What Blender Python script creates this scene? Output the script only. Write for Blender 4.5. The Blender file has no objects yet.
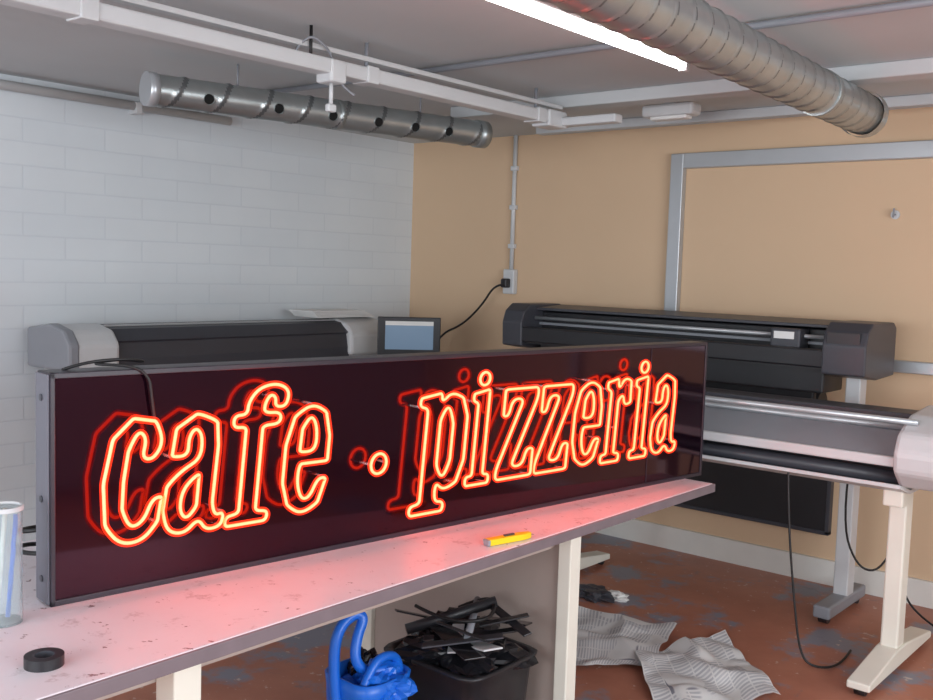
import bpy, bmesh, math, random
from mathutils import Vector, Matrix, noise
random.seed(4)
scene = bpy.context.scene
COL = scene.collection
try:
    scene.view_settings.view_transform = 'Standard'
except Exception:
    pass

# ------------------------------------------------------------ materials
def srgb(r, g, b):
    def f(c):
        c /= 255.0
        return c/12.92 if c <= 0.04045 else ((c+0.055)/1.055)**2.4
    return (f(r), f(g), f(b), 1)

def mat(name, col, rough=0.5, metal=0.0, var=0.08, scale=6.0, bump=0.0, coat=0.0, spec=0.5):
    m = bpy.data.materials.new(name); m.use_nodes = True
    nt = m.node_tree; b = nt.nodes['Principled BSDF']
    b.inputs['Roughness'].default_value = rough
    b.inputs['Metallic'].default_value = metal
    b.inputs['Coat Weight'].default_value = coat
    b.inputs['Specular IOR Level'].default_value = spec
    tc = nt.nodes.new('ShaderNodeTexCoord')
    n = nt.nodes.new('ShaderNodeTexNoise'); n.inputs['Scale'].default_value = scale
    n.inputs['Detail'].default_value = 5
    nt.links.new(tc.outputs['Object'], n.inputs['Vector'])
    mx = nt.nodes.new('ShaderNodeMix'); mx.data_type = 'RGBA'
    mx.inputs['A'].default_value = tuple(c*(1-var) for c in col[:3])+(1,)
    mx.inputs['B'].default_value = tuple(min(1, c*(1+var)) for c in col[:3])+(1,)
    nt.links.new(n.outputs['Fac'], mx.inputs['Factor'])
    nt.links.new(mx.outputs['Result'], b.inputs['Base Color'])
    if bump:
        bp = nt.nodes.new('ShaderNodeBump'); bp.inputs['Strength'].default_value = bump
        bp.inputs['Distance'].default_value = 0.01
        nt.links.new(n.outputs['Fac'], bp.inputs['Height'])
        nt.links.new(bp.outputs['Normal'], b.inputs['Normal'])
    return m

def emis(name, col, s):
    m = bpy.data.materials.new(name); m.use_nodes = True
    b = m.node_tree.nodes['Principled BSDF']
    b.inputs['Base Color'].default_value = (0.8, 0.8, 0.8, 1)
    b.inputs['Emission Color'].default_value = col
    b.inputs['Emission Strength'].default_value = s
    return m

def ramp(nt, src, p0, c0, p1, c1):
    r = nt.nodes.new('ShaderNodeValToRGB')
    r.color_ramp.elements[0].position = p0; r.color_ramp.elements[0].color = c0
    r.color_ramp.elements[1].position = p1; r.color_ramp.elements[1].color = c1
    nt.links.new(src, r.inputs['Fac'])
    return r.outputs['Color']

def mixc(nt, fac, a, b):
    mx = nt.nodes.new('ShaderNodeMix'); mx.data_type = 'RGBA'
    for key, v in (('A', a), ('B', b)):
        if isinstance(v, tuple): mx.inputs[key].default_value = v
        else: nt.links.new(v, mx.inputs[key])
    if isinstance(fac, float): mx.inputs['Factor'].default_value = fac
    else: nt.links.new(fac, mx.inputs['Factor'])
    return mx.outputs['Result']

def noise_node(nt, vec, scale, detail=6, rough=0.6):
    n = nt.nodes.new('ShaderNodeTexNoise'); n.inputs['Scale'].default_value = scale
    n.inputs['Detail'].default_value = detail; n.inputs['Roughness'].default_value = rough
    nt.links.new(vec, n.inputs['Vector']); return n.outputs['Fac']

W1 = (1, 1, 1, 1); K1 = (0, 0, 0, 1)

def mat_brick():
    m = bpy.data.materials.new('painted_blockwork'); m.use_nodes = True
    nt = m.node_tree; b = nt.nodes['Principled BSDF']; b.inputs['Roughness'].default_value = 0.5
    tc = nt.nodes.new('ShaderNodeTexCoord')
    sp = nt.nodes.new('ShaderNodeSeparateXYZ'); cb = nt.nodes.new('ShaderNodeCombineXYZ')
    nt.links.new(tc.outputs['Object'], sp.inputs[0])
    nt.links.new(sp.outputs['Y'], cb.inputs['X']); nt.links.new(sp.outputs['Z'], cb.inputs['Y'])
    br = nt.nodes.new('ShaderNodeTexBrick')
    br.inputs['Scale'].default_value = 1.0
    br.inputs['Brick Width'].default_value = 0.44; br.inputs['Row Height'].default_value = 0.115
    br.inputs['Mortar Size'].default_value = 0.007; br.inputs['Mortar Smooth'].default_value = 1.0
    br.inputs['Color1'].default_value = srgb(220, 226, 230); br.inputs['Color2'].default_value = srgb(216, 223, 228)
    br.inputs['Mortar'].default_value = srgb(208, 215, 221)
    nt.links.new(cb.outputs[0], br.inputs['Vector'])
    nz = noise_node(nt, tc.outputs['Object'], 1.3, 4)
    c = mixc(nt, ramp(nt, nz, 0.35, K1, 0.7, (0.35, 0.35, 0.35, 1)), br.outputs['Color'], srgb(202, 209, 216))
    nt.links.new(c, b.inputs['Base Color'])
    bp = nt.nodes.new('ShaderNodeBump'); bp.inputs['Strength'].default_value = 0.16; bp.inputs['Distance'].default_value = 0.006
    bp.invert = True
    nt.links.new(br.outputs['Fac'], bp.inputs['Height']); nt.links.new(bp.outputs['Normal'], b.inputs['Normal'])
    return m

def mat_floor():
    m = bpy.data.materials.new('worn_red_floor'); m.use_nodes = True
    nt = m.node_tree; b = nt.nodes['Principled BSDF']; b.inputs['Roughness'].default_value = 0.45
    tc = nt.nodes.new('ShaderNodeTexCoord'); o = tc.outputs['Object']
    a = noise_node(nt, o, 2.2, 8, 0.65)
    base = mixc(nt, noise_node(nt, o, 5, 6), srgb(150, 92, 74), srgb(192, 130, 106))
    c = mixc(nt, ramp(nt, a, 0.53, K1, 0.60, W1), base, srgb(134, 134, 146))
    d = noise_node(nt, o, 9, 8, 0.7)
    c = mixc(nt, ramp(nt, d, 0.60, K1, 0.68, (0.6, 0.6, 0.6, 1)), c, srgb(112, 108, 116))
    e = noise_node(nt, o, 30, 3, 0.5)
    c = mixc(nt, ramp(nt, e, 0.68, K1, 0.72, (0.7, 0.7, 0.7, 1)), c, srgb(206, 186, 172))
    nt.links.new(c, b.inputs['Base Color'])
    return m

def mat_table():
    m = bpy.data.materials.new('stained_white_laminate'); m.use_nodes = True
    nt = m.node_tree; b = nt.nodes['Principled BSDF']; b.inputs['Roughness'].default_value = 0.36
    tc = nt.nodes.new('ShaderNodeTexCoord'); o = tc.outputs['Object']
    c = mixc(nt, noise_node(nt, o, 3, 5), srgb(216, 206, 212), srgb(238, 228, 234))
    c = mixc(nt, ramp(nt, noise_node(nt, o, 14, 8, 0.7), 0.58, K1, 0.66, (0.6, 0.6, 0.6, 1)), c, srgb(180, 160, 164))
    c = mixc(nt, ramp(nt, noise_node(nt, o, 34, 4, 0.6), 0.66, K1, 0.70, W1), c, srgb(130, 96, 102))
    nt.links.new(c, b.inputs['Base Color'])
    return m

def mat_news():
    m = bpy.data.materials.new('newsprint'); m.use_nodes = True
    nt = m.node_tree; b = nt.nodes['Principled BSDF']; b.inputs['Roughness'].default_value = 0.85
    tc = nt.nodes.new('ShaderNodeTexCoord'); uv = tc.outputs['UV']
    def brick(w, h, mo, off, c1, c2, cm):
        br = nt.nodes.new('ShaderNodeTexBrick'); br.inputs['Scale'].default_value = 1
        br.inputs['Brick Width'].default_value = w; br.inputs['Row Height'].default_value = h
        br.inputs['Mortar Size'].default_value = mo; br.offset = off
        br.inputs['Color1'].default_value = c1; br.inputs['Color2'].default_value = c2
        br.inputs['Mortar'].default_value = cm
        nt.links.new(uv, br.inputs['Vector']); return br.outputs['Color']
    pap = srgb(216, 215, 214)
    lines = brick(.085, .016, .004, 0, srgb(172, 172, 177), srgb(188, 188, 192), pap)
    blocks = brick(.20, .13, .012, .4, K1, W1, K1)
    pics = mixc(nt, ramp(nt, blocks, .72, K1, .76, W1), lines, srgb(136, 136, 146))
    c = mixc(nt, ramp(nt, noise_node(nt, uv, 5.0, 1), 0.52, K1, 0.54, W1), pics, pap)
    nt.links.new(c, b.inputs['Base Color'])
    return m

M_BRICK = mat_brick(); M_FLOOR = mat_floor(); M_TABLE = mat_table(); M_NEWS = mat_news()
M_TAN = mat('tan_plaster', srgb(214, 184, 152), 0.7, var=0.05, scale=1.5, bump=0.05)
M_WHITEP = mat('white_paint', srgb(224, 226, 226), 0.6, var=0.04)
M_CEIL = mat('ceiling_paint', srgb(196, 200, 202), 0.7, var=0.06, scale=2)
M_TRIM = mat('trim_paint', srgb(224, 222, 216), 0.45)
M_GALV = mat('galvanised_steel', srgb(172, 178, 178), 0.34, 0.8, var=0.22, scale=9)
M_SEAM = mat('duct_seam', srgb(120, 124, 126), 0.4, 0.7)
M_ALU = mat('brushed_aluminium', srgb(186, 190, 194), 0.35, 0.5, var=0.05)
M_BLACK = mat('black_plastic', srgb(34, 34, 38), 0.4)
M_DARK = mat('dark_grey_plastic', srgb(62, 63, 70), 0.42)
M_GREY = mat('grey_plastic', srgb(138, 141, 148), 0.45)
M_LGREY = mat('light_grey_plastic', srgb(202, 204, 206), 0.4)
M_CREAM = mat('cream_powdercoat', srgb(230, 228, 216), 0.4)
M_HOLE = mat('hole_black', srgb(8, 8, 8), 0.9)
M_BOARD = mat('brown_grey_board', srgb(172, 158, 150), 0.6, var=0.06)
M_EDGE = mat('worn_edge', srgb(120, 108, 114), 0.5, var=0.2, scale=12)
M_BLUE = mat('blue_plastic', srgb(24, 104, 210), 0.35)
M_YELL = mat('yellow_plastic', srgb(244, 208, 30), 0.4)
M_PAPER = mat('paper', srgb(230, 230, 228), 0.8)
M_SIGNFACE = mat('gloss_plum_panel', srgb(15, 5, 14), 0.07, var=0.03, spec=0.55)
M_SIGNFACE.node_tree.nodes['Principled BSDF'].inputs['Specular Tint'].default_value = (1, .42, .55, 1)
M_SIGNCASE = mat('sign_case', srgb(44, 38, 48), 0.35)
M_SIGNSIDE = mat('sign_side', srgb(100, 100, 110), 0.4)
M_CABLE = mat('cable_rubber', srgb(22, 22, 24), 0.5)
M_SHEEN = mat('black_gloss_film', srgb(26, 26, 30), 0.15, var=0.2)
M_FLUO = emis('fluorescent_tube', (1, 0.99, 0.96, 1), 9)
M_SCREEN = emis('lcd_screen', srgb(110, 140, 170), 0.25)
M_SCREEN.node_tree.nodes['Principled BSDF'].inputs['Base Color'].default_value = srgb(110, 130, 150)
M_NEON = emis('neon_core', (1.0, 0.056, 0.005, 1), 14)

def glow_mat():
    m = bpy.data.materials.new('neon_glass_tube'); m.use_nodes = True  # glass tube with the red halo put in as see-through emission
    nt = m.node_tree; nt.nodes.clear()
    out = nt.nodes.new('ShaderNodeOutputMaterial'); mx = nt.nodes.new('ShaderNodeMixShader')
    t = nt.nodes.new('ShaderNodeBsdfTransparent'); e = nt.nodes.new('ShaderNodeEmission')
    e.inputs['Color'].default_value = (1, 0.035, 0.010, 1); e.inputs['Strength'].default_value = 3.0
    mx.inputs[0].default_value = 0.36
    nt.links.new(t.outputs[0], mx.inputs[1]); nt.links.new(e.outputs[0], mx.inputs[2])
    nt.links.new(mx.outputs[0], out.inputs[0]); return m
M_GLOW = glow_mat()

def glass_mat():
    m = bpy.data.materials.new('clear_plastic'); m.use_nodes = True
    b = m.node_tree.nodes['Principled BSDF']
    b.inputs['Base Color'].default_value = (0.85, 0.92, 0.94, 1)
    b.inputs['Transmission Weight'].default_value = 0.85
    b.inputs['Roughness'].default_value = 0.12; b.inputs['IOR'].default_value = 1.15
    return m
M_GLASS = glass_mat()

# ------------------------------------------------------------ builders
class Thing:
    def __init__(s, name, loc=(0, 0, 0), rz=0.0):
        s.e = bpy.data.objects.new(name, None); s.e.empty_display_size = 0.1
        s.e.location = loc; s.e.rotation_euler = (0, 0, rz); COL.objects.link(s.e)
    def _add(s, name, me, m, smooth=False):
        o = bpy.data.objects.new(name, me); COL.objects.link(o); o.parent = s.e
        if m: me.materials.append(m)
        if smooth:
            for p in me.polygons: p.use_smooth = True
        return o
    def box(s, name, lo, hi, m, bev=0.004, seg=2, rot=None):
        lo = Vector(lo); hi = Vector(hi); c = (lo+hi)/2; d = hi-lo
        bm = bmesh.new(); bmesh.ops.create_cube(bm, size=1)
        for v in bm.verts: v.co = Vector((v.co.x*d.x, v.co.y*d.y, v.co.z*d.z))
        if bev > 0:
            bmesh.ops.bevel(bm, geom=bm.edges[:], offset=min(bev, min(d)*0.45), segments=seg, affect='EDGES', profile=0.5)
        me = bpy.data.meshes.new(name); bm.to_mesh(me); bm.free()
        o = s._add(name, me, m); o.location = c
        if rot: o.rotation_euler = rot
        return o
    def cyl(s, name, a, b, r, m, r2=None, n=24, caps=True):
        a = Vector(a); b = Vector(b); d = b-a
        bm = bmesh.new()
        bmesh.ops.create_cone(bm, cap_ends=caps, segments=n, radius1=r, radius2=r if r2 is None else r2, depth=d.length)
        me = bpy.data.meshes.new(name); bm.to_mesh(me); bm.free()
        o = s._add(name, me, m)
        for p in me.polygons: p.use_smooth = len(p.vertices) == 4
        o.location = (a+b)/2; o.rotation_euler = d.to_track_quat('Z', 'Y').to_euler()
        return o
    def extrude(s, name, prof, axis, lo, hi, m, bev=0.0):
        bm = bmesh.new()
        def P(p, t):
            if axis == 'x': return (t, p[0], p[1])
            if axis == 'y': return (p[0], t, p[1])
            return (p[0], p[1], t)
        A = [bm.verts.new(P(p, lo)) for p in prof]; B = [bm.verts.new(P(p, hi)) for p in prof]
        bm.faces.new(A); bm.faces.new(B[::-1]); n = len(prof)
        for i in range(n): bm.faces.new((A[i], B[i], B[(i+1) % n], A[(i+1) % n]))
        bmesh.ops.recalc_face_normals(bm, faces=bm.faces[:])
        if bev: bmesh.ops.bevel(bm, geom=bm.edges[:], offset=bev, segments=2, affect='EDGES', profile=0.5)
        me = bpy.data.meshes.new(name); bm.to_mesh(me); bm.free()
        return s._add(name, me, m)
    def tube(s, name, pts, r, m, cyclic=False, order=3, res=6):
        cu = bpy.data.curves.new(name, 'CURVE'); cu.dimensions = '3D'
        cu.bevel_depth = r; cu.bevel_resolution = 2; cu.resolution_u = res
        lst = pts if isinstance(pts[0][0], (list, tuple)) else [pts]
        for pl in lst:
            sp = cu.splines.new('NURBS'); sp.points.add(len(pl)-1)
            for i, p in enumerate(pl): sp.points[i].co = (p[0], p[1], p[2], 1)
            sp.order_u = min(order, len(pl)); sp.use_cyclic_u = cyclic; sp.use_endpoint_u = not cyclic
        cu.use_fill_caps = True
        o = bpy.data.objects.new(name, cu); COL.objects.link(o); o.parent = s.e
        cu.materials.append(m)
        dg = bpy.context.evaluated_depsgraph_get()
        me = bpy.data.meshes.new_from_object(o.evaluated_get(dg))
        bpy.data.objects.remove(o)
        o = bpy.data.objects.new(name, me); COL.objects.link(o); o.parent = s.e
        if not me.materials: me.materials.append(m)
        for p in me.polygons: p.use_smooth = True
        return o

# ------------------------------------------------------------ room
XL, XR, YB, YF, H = -4.88, 2.5, 5.21, -2.6, 2.46
def single_box(name, lo, hi, m):
    lo = Vector(lo); hi = Vector(hi); c = (lo+hi)/2; d = hi-lo
    bm = bmesh.new(); bmesh.ops.create_cube(bm, size=1)
    for v in bm.verts: v.co = Vector((v.co.x*d.x, v.co.y*d.y, v.co.z*d.z))
    me = bpy.data.meshes.new(name); bm.to_mesh(me); bm.free(); me.materials.append(m)
    o = bpy.data.objects.new(name, me); o.location = c; COL.objects.link(o); return o
single_box('floor', (XL-.15, YF-.15, -.1), (XR+.15, YB+.15, 0), M_FLOOR)
single_box('ceiling', (XL-.15, YF-.15, H), (XR+.15, YB+.15, H+.1), M_CEIL)
single_box('wall_left', (XL-.15, YF-.15, 0), (XL, YB+.15, H), M_BRICK)
single_box('wall_back', (XL, YB, 0), (XR+.15, YB+.15, H), M_TAN)
single_box('wall_right', (XR, YF-.15, 0), (XR+.15, YB, H), M_WHITEP)
single_box('wall_front', (XL, YF-.15, 0), (XR, YF, H), M_WHITEP)
single_box('baseboard_back', (XL, YB-.025, 0), (XR, YB, .13), M_TRIM)
for i, (c, ax) in enumerate([((-1.6, YF+.01), 'x'), ((XR-.01, 1.2), 'y')]):  # unseen windows with opaque panes, added to go with the fill lamps
    w = Thing('window_%d' % (i+1), (c[0], c[1], 0), 0 if ax == 'x' else math.pi/2)
    w.box('pane', (-2.0, -.006, .95), (2.0, .006, 2.15), M_PAPER, 0)
    for x in (-2.0, -.67, .67, 2.0):
        w.box('mullion', (x-.03, -.03, .92), (x+.03, .03, 2.18), M_TRIM)
    for z in (.93, 2.17):
        w.box('rail', (-2.03, -.03, z-.03), (2.03, .03, z+.03), M_TRIM)

# ------------------------------------------------------------ ceiling things
t = Thing('trim_1')
y0, y1 = YB-.045, YB
def Tb(n, a, b, m=M_ALU): t.box(n, a, b, m, .005)
Tb('top_channel', (-2.83, y0, 2.20), (0.6, y1, 2.285))
Tb('side_channel', (-2.83, y0-.002, 0.5), (-2.75, y1, 2.284))
Tb('low_channel', (-2.0, y0, 1.15), (0.6, y1, 1.21))
Tb('right_channel', (0.52, y0-.002, 0.5), (0.60, y1, 2.284))

t = Thing('ceiling_conduit')
t.cyl('pipe', (XL, 3.24, H-.02), (XR, 3.24, H-.02), .013, M_GREY)
t = Thing('ceiling_beam')
t.box('beam', (-3.6, 4.12, H-.06), (XR, 4.24, H), M_CEIL, .006)
t.box('batten', (-3.6, 4.9, H-.05), (XR, 4.98, H), M_CEIL, .006)
t = Thing('wall_pipe')
t.cyl('pipe', (XL+.05, -1.0, H-.06), (XL+.05, 3.6, H-.06), .024, M_LGREY)
for y in (0.2, 1.6, 3.0): t.box('clip', (XL, y-.02, H-.1), (XL+.075, y+.02, H-.04), M_LGREY)

t = Thing('lighting_track', (-2.87, 0, 0))
t.box('rail', (-.04, -.6, 2.305), (.04, 4.16, 2.36), M_LGREY, .008)
t.box('upper_rail', (-.02, -.6, 2.385), (.02, 4.10, 2.405), M_LGREY, .004)
for y in (0.3, 1.6, 2.78, 3.9):
    t.cyl('hanger', (0, y, 2.35), (0, y, H), .008, M_GREY)
    t.box('clamp', (-.045, y-.03, 2.30), (.045, y+.03, 2.365), M_LGREY)
t.box('junction_box', (-.045, 2.56, 2.275), (.045, 2.64, 2.36), M_LGREY, .01)
t.cyl('spot_stem', (0, 2.60, 2.2), (0, 2.60, 2.28), .008, M_LGREY)
t.box('hook', (-.012, 2.58, 2.17), (.012, 2.62, 2.20), M_LGREY, .006)
t.tube('wire', [(0, 2.42, 2.36), (.03, 2.45, 2.43), (.05, 2.52, 2.40), (.03, 2.58, 2.36), (-.05, 2.66, 2.30), (0, 2.72, 2.25)], .005, M_GREY)
t.cyl('black_rod', (.03, 2.47, 2.33), (.03, 2.47, H), .006, M_CABLE)
t.box('end_cap', (-.06, 3.95, 2.29), (.05, 4.1, 2.37), M_LGREY, .01)
t.box('end_bracket', (.0, 4.05, 2.30), (.35, 4.12, 2.34), M_LGREY, .008)

t = Thing('ceiling_light_fitting', (-2.45, 4.45, 0))
t.box('body', (-.14, -.05, H-.09), (.14, .05, H-.03), M_LGREY, .015)
t.box('stem', (-.03, -.03, H-.04), (.03, .03, H), M_LGREY)
t.box('diffuser', (-.1, -.035, H-.105), (.1, .035, H-.085), M_PAPER, .008)

t = Thing('fluorescent_lamp', (-1.875, 0, 0))
t.box('housing', (-.045, 1.9, 2.405), (.045, 3.52, H), M_LGREY, .01)
t.cyl('tube', (0, 1.94, 2.388), (0, 3.48, 2.388), .015, M_FLUO)
for y in (1.92, 3.49): t.box('socket', (-.018, y-.015, 2.37), (.018, y+.015, 2.41), M_LGREY)

def spiral_duct(name, a, b, r, m, pitch=.11):
    a = Vector(a); b = Vector(b); L = (b-a).length
    T = Thing(name, a); T.e.rotation_euler = (b-a).to_track_quat('Z', 'Y').to_euler()
    n = 48; dz = .008; k = int(L/dz); bm = bmesh.new(); rings = []
    for i in range(k+1):
        z = L*i/k; ring = []
        for j in range(n):
            th = 2*math.pi*j/n
            f = (z/pitch + j/n) % 1.0
            rr = r + (.004 if f < .09 else 0)
            ring.append(bm.verts.new((rr*math.cos(th), rr*math.sin(th), z)))
        rings.append(ring)
    for i in range(k):
        for j in range(n):
            f = bm.faces.new((rings[i][j], rings[i][(j+1) % n], rings[i+1][(j+1) % n], rings[i+1][j]))
            if ((L*i/k)/pitch + j/n) % 1.0 < .12: f.material_index = 1
    me = bpy.data.meshes.new('duct_wall'); bm.to_mesh(me); bm.free()
    T._add('duct_wall', me, m, True); me.materials.append(M_SEAM)
    return T, L
T, L = spiral_duct('ventilation_duct', (-1.33, 0.6, 2.31), (-1.50, 4.40, 2.305), .083, M_GALV)
T.cyl('end_collar', (0, 0, L-.05), (0, 0, L+.02), .096, M_GALV, caps=False)
T.cyl('end_plug', (0, 0, L-.01), (0, 0, L), .086, M_DARK)
T.cyl('end_ring', (0, 0, L-.005), (0, 0, L+.02), .07, M_GALV, caps=False)
T.cyl('near_cap', (0, 0, -.01), (0, 0, 0), .085, M_GALV)
for z in (1.0, 3.2):
    T.cyl('strap', (0, 0, z), (0, 0, z+.03), .089, M_GALV)
a = Vector((-3.75, 2.38, 2.30)); b = Vector((-3.37, 4.12, 2.30))
T, L = spiral_duct('ventilation_duct', a, b, .066, M_GALV, .2)
T.cyl('near_cap', (0, 0, -.012), (0, 0, .03), .071, M_ALU)
T.cyl('end_cap', (0, 0, L-.05), (0, 0, L+.012), .071, M_GALV)
T.cyl('collar', (0, 0, L*.5), (0, 0, L*.5+.025), .070, M_GALV)
inv = T.e.rotation_euler.to_matrix().inverted()
dirw = inv @ Vector((.93, -.22, -.28)); dirw.z = 0; dirw.normalize()
for f in (.135, .32, .475, .615, .735, .85):
    c = Vector((0, 0, L*f))
    T.cyl('air_hole', c+dirw*.055, c+dirw*.0700, .021, M_HOLE)
    T.cyl('hole_rim', c+dirw*.055, c+dirw*.0715, .0235, M_GALV, caps=False)
for z in (.4, L-.4):
    up = inv @ Vector((0, 0, 1))
    T.cyl('hanger_rod', Vector((0, 0, z))+up*.06, Vector((0, 0, z))+up*.16, .005, M_GREY)

t = Thing('wall_socket', (-3.97, YB, 0))
t.cyl('conduit', (0, -.015, 1.60), (0, -.015, H), .014, M_LGREY)
for z in (1.75, 2.0, 2.25): t.box('clip', (-.025, -.03, z-.015), (.025, 0, z+.015), M_LGREY)
t.box('back_box', (-.045, -.045, 1.44), (.045, 0, 1.60), M_LGREY, .008)
t.box('plug', (-.03, -.09, 1.48), (.02, -.04, 1.54), M_BLACK, .01)
t.tube('cable', [(0, -.09, 1.5), (-.05, -.12, 1.5), (-.15, -.12, 1.36), (-.3, -.14, 1.22), (-.45, -.2, 1.15), (-.5, -.25, 1.0)], .007, M_CABLE)
t = Thing('wall_hook', (-1.59, YB, 1.93))
t.cyl('plate', (0, -.008, 0), (0, 0, 0), .022, M_LGREY)
t.tube('hook', [(0, -.005, .0), (0, -.035, 0), (0, -.035, -.02), (0, -.03, .03)], .005, M_GREY)

# ------------------------------------------------------------ table
TZ = .78
t = Thing('workbench', (-2.24, 0, 0))
t.box('table_top', (-.52, .1, TZ-.03), (.50, 3.64, TZ), M_TABLE, .003)
t.box('front_edge_strip', (.499, .1, TZ-.034), (.508, 3.64, TZ-.002), M_EDGE, .002)
t.box('end_edge_strip', (-.52, 3.639, TZ-.034), (.508, 3.647, TZ-.002), M_EDGE, .002)
t.box('front_apron', (.36, .3, TZ-.10), (.39, 2.72, TZ-.03), M_BOARD, .003)
t.box('back_apron', (-.45, .3, TZ-.10), (-.42, 2.72, TZ-.03), M_BOARD, .003)
t.box('end_panel', (-.44, 2.71, .04), (.42, 2.73, TZ-.03), M_BOARD, .003)
t.box('leg_1', (.42, 2.69, 0), (.47, 2.75, TZ-.03), M_CREAM, .004)
t.box('leg_2', (-.5, 2.69, 0), (-.44, 2.75, TZ-.03), M_CREAM, .004)
t.box('leg_3', (.39, 1.2, 0), (.46, 1.27, TZ-.03), M_CREAM, .004)
t.box('leg_4', (-.5, 1.2, 0), (-.44, 1.27, TZ-.03), M_CREAM, .004)
t.box('stretcher', (-.44, 1.22, .1), (.39, 1.25, .16), M_CREAM, .004)

# ------------------------------------------------------------ neon sign
P0 = Vector((-2.185, 1.138)); P1 = Vector((-1.845, 3.75))
DV = P1-P0
ANG = math.atan2(DV.y, DV.x)
SL, SH, SD = DV.length, .55, .085
S = Thing('neon_sign', (P0.x, P0.y, TZ), ANG)
S.box('case', (0, .012, 0), (SL, SD, SH), M_SIGNCASE, .004)
S.box('face_panel', (.012, .004, .014), (SL-.012, .0125, SH-.014), M_SIGNFACE, .001)
S.box('rim_top', (0, 0, SH-.014), (SL, .014, SH), M_SIGNCASE, .002)
S.box('rim_bottom', (0, 0, 0), (SL, .014, .014), M_SIGNCASE, .002)
S.box('rim_left', (0, 0, 0), (.012, .014, SH), M_SIGNCASE, .002)
S.box('rim_right', (SL-.012, 0, 0), (SL, .014, SH), M_SIGNCASE, .002)
S.box('side_panel', (-.004, .006, .004), (0, SD-.002, SH-.004), M_SIGNSIDE, .001)
S.box('seam', (2.26, .0015, .014), (2.264, .005, SH-.014), M_SIGNCASE, 0)
for z in (.06, .25, .49):
    S.cyl('screw', (-.007, .045, z), (-.003, .045, z), .008, M_DARK)
def circ(cx, cy, r): return [(cx+r*math.cos(k*math.pi/4), cy+r*math.sin(k*math.pi/4)*.9) for k in range(8)]
G = {
 'c': [[(.44,.66),(.52,.80),(.44,.98),(.22,1.02),(.05,.86),(0,.5),(.05,.14),(.2,-.02),(.40,-.02),(.53,.12),(.55,.34),(.46,.32),(.40,.15),(.28,.10),(.19,.26),(.18,.5),(.2,.76),(.28,.92),(.36,.84),(.33,.68)]],
 'a': [[(.04,.66),(.06,.9),(.25,1.02),(.44,.94),(.47,.72),(.46,.2),(.5,.10),(.58,.12),(.57,.0),(.42,-.02),(.34,.1),(.22,-.02),(.06,.02),(0,.2),(.02,.42),(.15,.54),(.31,.62),(.31,.82),(.24,.9),(.18,.82),(.19,.66)],
       [(.31,.50),(.17,.38),(.15,.2),(.22,.1),(.31,.2)]],
 'f': [[(.0,-.02),(.42,-.02),(.43,.07),(.3,.08),(.3,.5),(.3,.86),(.48,.86),(.48,.97),(.3,.97),(.3,1.06),(.35,1.14),(.41,1.11),(.41,1.02),(.53,1.02),(.55,1.17),(.4,1.24),(.22,1.2),(.13,1.08),(.13,.97),(.0,.97),(.0,.86),(.13,.86),(.13,.5),(.13,.08),(.0,.07)]],
 'e': [[(.52,.30),(.44,.06),(.25,-.02),(.08,.08),(0,.3),(0,.65),(.08,.92),(.27,1.02),(.45,.94),(.52,.7),(.52,.46),(.18,.46),(.17,.28),(.24,.12),(.34,.13),(.42,.30)],
       [(.17,.57),(.36,.57),(.36,.78),(.28,.92),(.18,.8)]],
 'p': [[(-.02,.89),(-.02,.98),(.24,1.02),(.25,.92),(.36,1.02),(.52,.96),(.6,.75),(.6,.28),(.52,.04),(.36,-.02),(.26,.08),(.26,-.13),(.38,-.14),(.38,-.24),(-.04,-.24),(-.04,-.14),(.08,-.13),(.08,.3),(.08,.87)],
       [(.25,.75),(.34,.9),(.42,.7),(.42,.28),(.34,.1),(.25,.24)]],
 'i': [[(-.02,.9),(-.02,.98),(.23,1.02),(.23,.5),(.23,.08),(.33,.08),(.33,-.02),(-.04,-.02),(-.04,.08),(.06,.08),(.06,.5),(.06,.88)],
       circ(.13, 1.14, .085)],
 'z': [[(.02,1.0),(.54,1.0),(.54,.88),(.2,.12),(.38,.11),(.43,.3),(.53,.3),(.53,-.01),(-.02,-.01),(-.02,.1),(.32,.88),(.14,.89),(.10,.7),(.02,.7)]],
 'r': [[(-.02,.9),(-.02,.98),(.21,1.02),(.23,.88),(.34,1.02),(.50,.99),(.52,.70),(.38,.68),(.34,.82),(.24,.75),(.24,.4),(.24,.08),(.36,.08),(.36,-.02),(-.04,-.02),(-.04,.08),(.07,.08),(.07,.4),(.07,.87)]],
 '.': [circ(.1, .36, .12)],
}
XH, BASE, OFF, SLANT = .290, .142, -.046, .09
def densify(pl):
    out = []
    n = len(pl)
    for i in range(n):
        a = pl[i]; b = pl[(i+1) % n]
        d = math.hypot(b[0]-a[0], b[1]-a[1])
        if d > .22:
            out += [a, (a[0]+(b[0]-a[0])*.2, a[1]+(b[1]-a[1])*.2), (a[0]+(b[0]-a[0])*.8, a[1]+(b[1]-a[1])*.8)]
        else: out.append(a)
    return out
LAY = [('c', .092, .150), ('a', .248, .160), ('f', .423, .160), ('e', .587, .148), ('.', .885, .05),
       ('p', 1.055, .175), ('i', 1.272, .09), ('z', 1.40, .165), ('z', 1.58, .16), ('e', 1.758, .15),
       ('r', 1.93, .14), ('i', 2.095, .09), ('a', 2.205, .155)]
loops = []; posts = []
for ch, s0, w in LAY:
    nw = {'i': .33, '.': .2}.get(ch, .55)
    for li, lp in enumerate(G[ch]):
        pts = []
        for (x, y) in densify(lp):
            zz = BASE+y*XH; xx = s0+x*w/nw+(y*XH)*SLANT
            pts.append((xx, OFF, zz))
        loops.append(pts)
        if li == 0:
            posts.append(pts[0]); posts.append(pts[len(pts)//2])
S.tube('neon_core_tubes', loops, .0042, M_NEON, cyclic=True)
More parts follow.
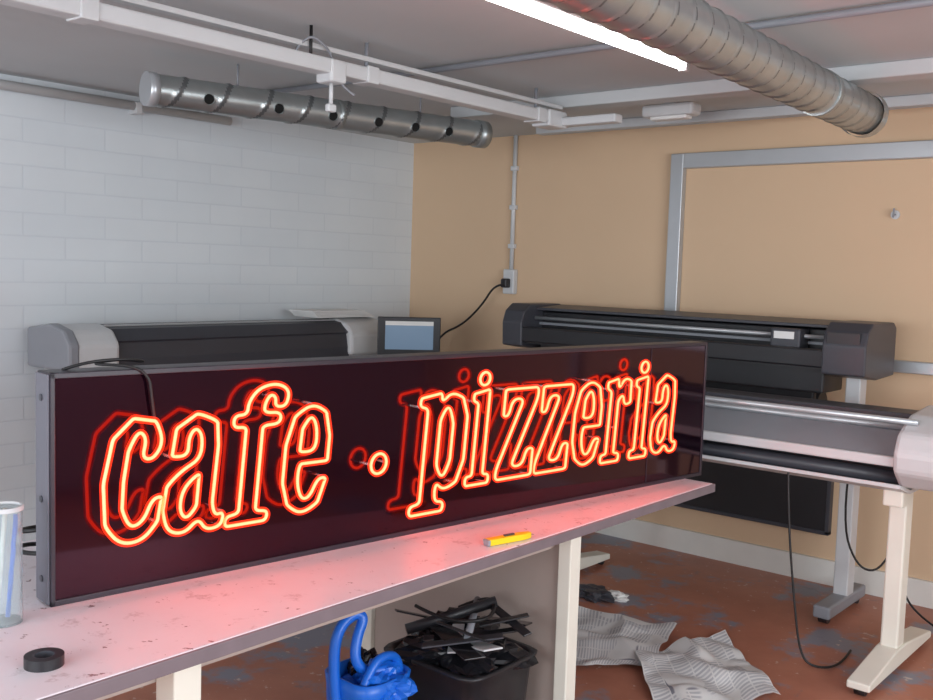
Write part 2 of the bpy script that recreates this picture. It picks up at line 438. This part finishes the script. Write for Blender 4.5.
S.tube('neon_glass_tubes', loops, .0098, M_GLOW, cyclic=True)  # wider emissive shell adds the red fringe around the cores
for p in posts:
    S.cyl('standoff', (p[0], OFF+.006, p[2]), (p[0], .006, p[2]), .0035, M_GLASS, n=10)
S.tube('power_cable', [(.05, .06, SH), (.09, .03, SH+.02), (.2, .02, SH+.025), (.26, .05, SH+.01), (.2, .07, SH+.02), (.1, .05, SH+.012), (.2, .0, SH+.01), (.235, -.01, SH-.02), (.24, -.01, SH-.06), (.25, -.008, SH-.13)], .0038, M_CABLE)

# ------------------------------------------------------------ table items
t = Thing('tape_roll', (-1.88, .965, TZ))
def ringmesh(T, name, ri, ro, z0, z1, m, n=40):
    bm = bmesh.new(); R = []
    for (r, z) in ((ri, z0), (ro, z0), (ro, z1), (ri, z1)):
        R.append([bm.verts.new((r*math.cos(2*math.pi*j/n), r*math.sin(2*math.pi*j/n), z)) for j in range(n)])
    for i in range(4):
        for j in range(n):
            bm.faces.new((R[i][j], R[i][(j+1) % n], R[(i+1) % 4][(j+1) % n], R[(i+1) % 4][j]))
    bmesh.ops.recalc_face_normals(bm, faces=bm.faces[:])
    me = bpy.data.meshes.new(name); bm.to_mesh(me); bm.free(); return T._add(name, me, m)
ringmesh(t, 'tape', .022, .038, 0, .022, M_BLACK)
ringmesh(t, 'core', .019, .023, 0, .022, M_DARK)

t = Thing('utility_knife', (-1.785, 2.37, TZ), math.atan2(.172, .037))
t.extrude('body', [(-.085, -.014), (.05, -.016), (.085, -.008), (.085, .008), (.05, .016), (-.085, .014)], 'z', .001, .020, M_YELL, .003)
t.box('slider', (-.02, -.005, .02), (.02, .005, .025), M_DARK, .002)
t.box('blade_tip', (.084, -.004, .008), (.1, .005, .010), M_ALU, 0)
t.box('end_cap', (-.09, -.014, .001), (-.07, .014, .0195), M_GREY, .003)

t = Thing('plastic_jar', (-2.17, 1.02, TZ))
ringmesh(t, 'jar_wall', .037, .040, 0, .26, M_GLASS)
t.cyl('jar_base', (0, 0, 0), (0, 0, .006), .039, M_GLASS)
ringmesh(t, 'jar_lip', .037, .043, .255, .265, M_LGREY)
t.cyl('brush_1', (0, .01, .01), (.0, .03, .24), .005, M_BLUE)
t.cyl('brush_2', (-.01, -.01, .01), (-.03, .02, .25), .005, M_CREAM)
t = Thing('coiled_lead', (-2.5, 1.3, TZ))
t.tube('lead', [(.08*math.cos(k*.7)+.02*math.sin(k), .08*math.sin(k*.7), .01+.006*k) for k in range(22)], .006, M_CABLE)

# ------------------------------------------------------------ wide format printer (A)
XA0, XA1 = -3.55, -1.485
A = Thing('wide_format_printer', ((XA0+XA1)/2, 4.80, 0))
hx = (XA1-XA0)/2
capprof = [(-.22, 1.165), (-.225, 1.30), (-.20, 1.365), (-.14, 1.405), (.16, 1.405), (.2, 1.38), (.2, 1.15), (-.05, 1.14)]
A.extrude('end_housing_right', capprof, 'x', hx-.20, hx, M_DARK, .008)
A.extrude('end_housing_left', capprof, 'x', -hx, -hx+.14, M_DARK, .008)
A.box('rear_beam', (-hx+.13, -.02, 1.19), (hx-.19, .18, 1.36), M_BLACK, .006)
A.extrude('top_cover', [(-.08, 1.385), (.17, 1.40), (.19, 1.37), (.19, 1.35), (-.08, 1.37)], 'x', -hx+.12, hx-.17, M_DARK, .002)
A.cyl('carriage_rail', (-hx+.13, -.09, 1.325), (hx-.19, -.09, 1.325), .010, M_ALU)
A.box('timing_rail', (-hx+.13, -.05, 1.285), (hx-.19, -.03, 1.30), M_GREY, .002)
A.box('front_lip', (-hx+.13, -.215, 1.19), (hx-.19, -.17, 1.275), M_BLACK, .008)
A.extrude('platen', [(-.19, 1.25), (-.02, 1.23), (-.02, 1.19), (-.19, 1.18)], 'x', -hx+.13, hx-.19, M_BLACK)
A.box('carriage', (.55, -.15, 1.25), (.70, -.03, 1.36), M_DARK, .01)
A.box('carriage_label', (.57, -.153, 1.31), (.67, -.149, 1.345), M_PAPER, .001)
A.box('control_panel', (hx-.18, -.222, 1.30), (hx-.03, -.214, 1.36), M_BLACK, .002)
A.box('underbody', (-hx+.2, -.12, 1.06), (hx-.22, .14, 1.19), M_BLACK, .01)
A.cyl('media_roll', (-hx+.25, .1, .98), (hx-.3, .1, .98), .07, M_BLACK)
A.box('media_basket', (-hx+.25, -.02, .86), (hx-.3, .02, 1.1), M_BLACK, .01)
for sx in (-1, 1):
    x = sx*(hx-.26) if sx < 0 else hx-.12
    A.box('stand_post', (x-.035, -.01, .07), (x+.035, .08, 1.17), M_LGREY, .006)
    A.box('stand_foot', (x-.04, -.25, .03), (x+.04, .25, .09), M_GREY, .01)
    for yy in (-.2, .2): A.cyl('caster', (x-.02, yy, .032), (x+.02, yy, .032), .032, M_BLACK)

# ------------------------------------------------------------ cutter on T stand (B)
B = Thing('vinyl_cutter', (-1.96, 4.25, 0))
bx0, bx1 = -.95, .82
B.cyl('front_guide_rod', (bx0, -.2, 1.06), (bx1+.04, -.2, 1.06), .012, M_ALU)
B.extrude('apron', [(-.24, .915), (-.06, 1.0), (.0, 1.0), (.0, .93), (-.24, .895)], 'x', bx0, bx1, M_GREY, .003)
B.box('apron_edge', (bx0, -.262, .885), (bx1, -.238, .925), M_LGREY, .006)
B.box('rail_body', (bx0, .0, .93), (bx1, .14, 1.06), M_BLACK, .01)
B.box('rail_top', (bx0, -.03, 1.045), (bx1, .13, 1.07), M_DARK, .006)
B.cyl('grit_roller', (bx0, -.03, 1.012), (bx1, -.03, 1.012), .014, M_ALU)
B.cyl('lower_roller', (bx0, -.16, .83), (bx1, -.16, .83), .028, M_DARK)
B.box('lower_beam', (bx0, -.05, .78), (bx1, .06, .86), M_DARK, .008)
B.extrude('catch_tray', [(-.24, .80), (-.1, .76), (.1, .76), (.1, .775), (-.1, .775), (-.24, .815)], 'x', bx0, bx1, M_LGREY)
for nm, xa, xb in (('end_cap_right', bx1-.02, bx1+.34), ('end_cap_left', bx0-.26, bx0+.02)):
    B.extrude(nm, [(-.29, .87), (-.30, .95), (-.26, 1.02), (-.12, 1.08), (.12, 1.10), (.17, 1.06), (.17, .86), (.10, .80), (-.20, .80)], 'x', xa, xb, M_LGREY, .018)
B.extrude('control_face', [(-.262, 1.026), (-.13, 1.084), (-.125, 1.09), (-.267, 1.03)], 'x', bx1+.16, bx1+.28, M_DARK)
for x, n in ((.76, 'right'), (-.90, 'left')):
    B.box('leg_'+n, (x-.035, -.045, .06), (x+.035, .045, .82), M_CREAM, .008)
    B.extrude('foot_'+n, [(-.40, .03), (-.40, .06), (-.06, .105), (.06, .105), (.42, .06), (.42, .03)], 'x', x-.045, x+.045, M_CREAM, .006)
    B.box('bracket_'+n, (x-.05, -.14, .78), (x+.05, .12, .83), M_CREAM, .008)
    B.box('gusset_'+n, (x-.04, -.12, .70), (x+.04, -.045, .79), M_CREAM, .008)
    for yy in (-.36, .38): B.cyl('caster', (x-.02, yy, .025), (x+.02, yy, .025), .025, M_BLACK)

c = Thing('power_cable')
c.tube('cable_a', [(-1.58, 4.0, .80), (-1.56, 3.98, .6), (-1.52, 3.98, .3), (-1.48, 3.98, .05), (-1.42, 4.0, .01), (-1.35, 4.1, .01), (-1.38, 4.3, .012)], .005, M_CABLE)
c.tube('cable_b', [(-1.52, 4.6, .9), (-1.57, 4.62, .5), (-1.48, 4.66, .25), (-1.36, 4.7, .3), (-1.3, 4.75, .6)], .005, M_CABLE)
c.tube('cable_c', [(-1.3, 4.95, .9), (-1.4, 4.9, .4), (-1.35, 4.88, .12), (-1.2, 4.85, .02), (-1.05, 4.8, .01), (-.9, 4.9, .01)], .005, M_CABLE)

t = Thing('wall_panel')
t.box('panel', (-2.75, YB-.04, .28), (-1.83, YB-.01, .72), M_BLACK, .003)
t.box('frame_top', (-2.77, YB-.045, .71), (-1.81, YB, .73), M_DARK, .002)
t.box('frame_bottom', (-2.77, YB-.045, .265), (-1.81, YB, .285), M_DARK, .002)
t.box('frame_left', (-2.77, YB-.045, .27), (-2.75, YB, .73), M_DARK, .002)
t.box('frame_right', (-1.83, YB-.045, .27), (-1.81, YB, .73), M_DARK, .002)

# ------------------------------------------------------------ left printer (C)
C = Thing('large_format_plotter', (-4.6, 3.46, 0))
hy = 1.07
prof = [(-.2, 1.05), (-.2, 1.24), (.02, 1.27), (.14, 1.245), (.2, 1.18), (.2, 1.05)]
C.extrude('end_cap_near', prof, 'y', -hy, -hy+.26, M_LGREY, .02)
C.extrude('end_trim_near', [(p[0]*1.02, 1.05+(p[1]-1.05)*1.02) for p in prof], 'y', -hy-.01, -hy+.05, M_GREY, .015)
C.extrude('end_cap_far', prof, 'y', hy-.34, hy, M_LGREY, .02)
C.extrude('body', [(-.18, 1.03), (-.18, 1.20), (.15, 1.20), (.17, 1.1), (.17, 1.03)], 'y', -hy+.25, hy-.33, M_DARK)
C.extrude('lid', [(-.17, 1.235), (-.02, 1.262), (.1, 1.245), (.17, 1.19), (.16, 1.18), (.09, 1.232), (-.02, 1.25), (-.17, 1.22)], 'y', -hy+.24, hy-.32, M_DARK)
C.box('lid_highlight', (.03, -hy+.26, 1.2525), (.05, hy-.33, 1.262), M_ALU, .002)
C.box('lower_body', (-.15, -hy+.05, .86), (.15, hy-.05, 1.05), M_LGREY, .01)
for y in (-.85, .85):
    C.box('leg', (-.04, y-.04, .06), (.04, y+.04, .87), M_GREY, .006)
    C.box('foot', (-.26, y-.04, .0), (.26, y+.04, .07), M_GREY, .01)
C.box('stand_bar', (-.02, -.85, .3), (.02, .85, .38), M_GREY, .005)

t = Thing('paper_stack', (-4.62, 4.28, 1.273))
for k in range(5):
    t.box('sheet_%d' % k, (-.12+.01*k, -.25-.02*k, .009*k), (.1+.01*k, .22-.03*k, .009*k+.007), M_PAPER, .001)

t = Thing('side_cabinet', (-4.02, 4.42, 0))
t.box('carcass', (-.25, -.25, .05), (.25, .25, 1.0), M_LGREY, .006)
t.box('top', (-.27, -.27, 1.0), (.27, .27, 1.03), M_CREAM, .004)
t.box('plinth', (-.23, -.23, 0), (.23, .23, .05), M_DARK, .003)
t.box('drawer', (.25, -.22, .6), (.262, .22, .96), M_GREY, .003)
t = Thing('laptop', (-4.04, 4.33, 1.03), math.radians(50))
t.box('base', (-.19, -.16, 0), (.19, .09, .022), M_BLACK, .005)
t.box('screen_lid', (-.19, .08, .02), (.19, .10, .265), M_BLACK, .005)
t.box('display', (-.145, .076, .07), (.145, .0805, .24), M_SCREEN, 0)
t.box('window_bar', (-.145, .0755, .215), (.145, .077, .24), M_PAPER, 0)
t.box('keys', (-.15, -.1, .0215), (.15, .05, .025), M_DARK, .001)

# ------------------------------------------------------------ floor / under-bench stuff
def sheet(name, q, m, nz=.02, n=40, seed=0, thick=False):
    bm = bmesh.new(); uvl = bm.loops.layers.uv.new('UVMap'); V = []
    c = (Vector(q[0])+Vector(q[1])+Vector(q[2])+Vector(q[3]))/4
    for i in range(n+1):
        for j in range(n+1):
            u, v = i/n, j/n
            p = Vector(q[0])*(1-u)*(1-v)+Vector(q[1])*u*(1-v)+Vector(q[2])*u*v+Vector(q[3])*(1-u)*v
            r1 = 1-abs(noise.noise(Vector((p.x*3+p.y*2, p.y*3-p.x, seed))))*3
            f = max(0, r1)*nz+abs(noise.noise(Vector((p.x*7, p.y*7, seed+3))))*nz*.8
            w = noise.noise(Vector((u*3, v*3, seed+9)))*.05
            V.append(bm.verts.new((p.x-c.x+w, p.y-c.y-w, p.z+.003+f)))
    for i in range(n):
        for j in range(n):
            f = bm.faces.new((V[i*(n+1)+j], V[(i+1)*(n+1)+j], V[(i+1)*(n+1)+j+1], V[i*(n+1)+j+1]))
            for l, (a_, b_) in zip(f.loops, ((i, j), (i+1, j), (i+1, j+1), (i, j+1))): l[uvl].uv = (a_/n*.6, b_/n*.5)
    me = bpy.data.meshes.new(name); bm.to_mesh(me); bm.free(); me.materials.append(m)
    for p in me.polygons: p.use_smooth = True
    o = bpy.data.objects.new(name, me); COL.objects.link(o); o.location = (c.x, c.y, 0); return o
sheet('newspaper', [(-2.53, 3.90, 0), (-2.16, 3.28, 0), (-1.92, 3.52, 0), (-2.06, 4.02, 0)], M_NEWS, .022, seed=1)
sheet('newspaper', [(-1.86, 4.09, 0), (-2.02, 3.58, 0), (-1.66, 3.14, 0), (-1.40, 3.60, 0)], M_NEWS, .032, seed=5)
t = Thing('crumpled_rag', (-2.68, 4.22, 0))
def lump(T, name, c, r, sc, m, seed, amp=.5):
    bm = bmesh.new(); bmesh.ops.create_icosphere(bm, subdivisions=4, radius=r)
    for v in bm.verts:
        f = 1+amp*noise.noise(v.co*(3/r)*.5+Vector((seed, 0, 0)))+amp*.4*noise.noise(v.co*(8/r)*.5+Vector((seed, 3, 0)))
        v.co = Vector((v.co.x*sc[0]*f+c[0], v.co.y*sc[1]*f+c[1], max(0.001, v.co.z*sc[2]*f+c[2])))
    me = bpy.data.meshes.new(name); bm.to_mesh(me); bm.free()
    return T._add(name, me, m, False)
lump(t, 'cloth', (0.1, -.1, .02), .09, (1.2, .8, .4), M_DARK, 2)
lump(t, 'paper_scrap', (.2, -.03, .015), .05, (1.2, .9, .4), M_PAPER, 7)

t = Thing('blue_tote_bag', (-2.10, 2.10, 0))
def lathe_rect(T, name, zs, m, n=32, pw=4):
    bm = bmesh.new(); R = []
    for (z, a_, b_) in zs:
        ring = []
        for j in range(n):
            th = 2*math.pi*j/n; cx, sy = math.cos(th), math.sin(th)
            k = (abs(cx)**pw+abs(sy)**pw)**(-1/pw)
            wob = 1+.03*noise.noise(Vector((cx*2, sy*2, z*9)))
            ring.append(bm.verts.new((a_*k*cx*wob, b_*k*sy*wob, z)))
        R.append(ring)
    for i in range(len(R)-1):
        for j in range(n): bm.faces.new((R[i][j], R[i][(j+1) % n], R[i+1][(j+1) % n], R[i+1][j]))
    bm.faces.new(R[0][::-1])
    me = bpy.data.meshes.new(name); bm.to_mesh(me); bm.free(); return T._add(name, me, m, True)
lathe_rect(t, 'bag_body', [(.0, .09, .09), (.15, .10, .10), (.33, .105, .105), (.37, .11, .11), (.37, .10, .10), (.30, .09, .09), (.1, .08, .08)], M_BLUE)
t.tube('handle', [(-.02, -.11, .30), (-.03, -.12, .42), (-.03, -.10, .52), (-.02, -.04, .555), (0, -.02, .54), (0, -.05, .49), (.01, -.07, .42), (.03, -.03, .375), (.05, .03, .38)], .017, M_BLUE)
t.tube('handle_far', [(.06, -.08, .35), (.06, -.04, .42), (.06, .02, .43), (.05, .08, .40), (.05, .09, .34)], .014, M_BLUE)
lump(t, 'contents', (0.03, .02, .33), .085, (1, 1, .7), M_BLUE, 4, .7)
lump(t, 'black_film', (-.05, .04, .36), .05, (1, 1, .8), M_SHEEN, 8, .7)

t = Thing('storage_crate', (-2.04, 2.47, 0))
lathe_rect(t, 'crate_body', [(.0, .17, .15), (.2, .18, .16), (.33, .19, .17), (.34, .205, .185), (.35, .205, .185), (.35, .185, .165), (.1, .17, .15)], M_BLACK, 40, 8)
lump(t, 'film_scraps', (.0, 0, .37), .155, (1.15, 1, .45), M_SHEEN, 9, .8)
for k in range(12):
    aa = random.uniform(-1.0, 1.0)
    cx_, cy_, cz_ = random.uniform(-.13, .15), random.uniform(-.16, .12), .42+random.uniform(-.02, .05)
    ln = random.uniform(.08, .15); wd = random.choice([.015, .02, .035])
    t.box('offcut_%d' % k, (cx_-ln, cy_-wd, cz_), (cx_+ln, cy_+wd, cz_+.006),
          [M_BLACK, M_SHEEN, M_LGREY, M_DARK, M_BLACK][k % 5], .002, rot=(random.uniform(-.3, .3), random.uniform(-.3, .3), aa))
t.cyl('tube_1', (-.12, -.14, .42), (.06, .10, .50), .018, M_BLACK)
t.cyl('tube_2', (.12, -.12, .44), (-.05, .14, .47), .012, M_GREY)
t.tube('cable', [(-.1, .1, .44), (.0, .15, .5), (.1, .05, .49), (.15, -.08, .5), (.02, -.12, .48), (-.1, -.12, .5)], .006, M_CABLE)

# ------------------------------------------------------------ lights
def area(name, loc, rot, sx, sy, e, col):
    l = bpy.data.lights.new(name, 'AREA'); l.shape = 'RECTANGLE'; l.size = sx; l.size_y = sy; l.energy = e; l.color = col
    o = bpy.data.objects.new(name, l); o.location = loc; o.rotation_euler = rot; COL.objects.link(o)
area('daylight_front_window', (-1.6, YF+.08, 1.55), (math.radians(90), 0, 0), 3.9, 1.15, 140, (.89, .95, 1))  # added cool fill lamp behind the camera
area('daylight_side_window', (XR-.08, 1.2, 1.55), (math.radians(90), 0, math.radians(90)), 3.9, 1.15, 155, (.89, .95, 1))  # second added fill lamp, brightens the left wall
w = bpy.data.worlds.new('world'); scene.world = w; w.use_nodes = True
w.node_tree.nodes['Background'].inputs[0].default_value = (.7, .8, 1, 1)
w.node_tree.nodes['Background'].inputs[1].default_value = .4

# ------------------------------------------------------------ camera
cam = bpy.data.cameras.new('camera'); co = bpy.data.objects.new('camera', cam); COL.objects.link(co)
cam.sensor_width = 36; cam.lens = 36*1000/933; cam.clip_start = .02
R = Matrix.Rotation(math.radians(39.8), 4, 'Z') @ Matrix.Rotation(math.radians(90-4.69), 4, 'X') @ Matrix.Rotation(math.radians(1.8), 4, 'Z')
co.matrix_world = Matrix.Translation((0, 0, 1.6)) @ R
scene.camera = co
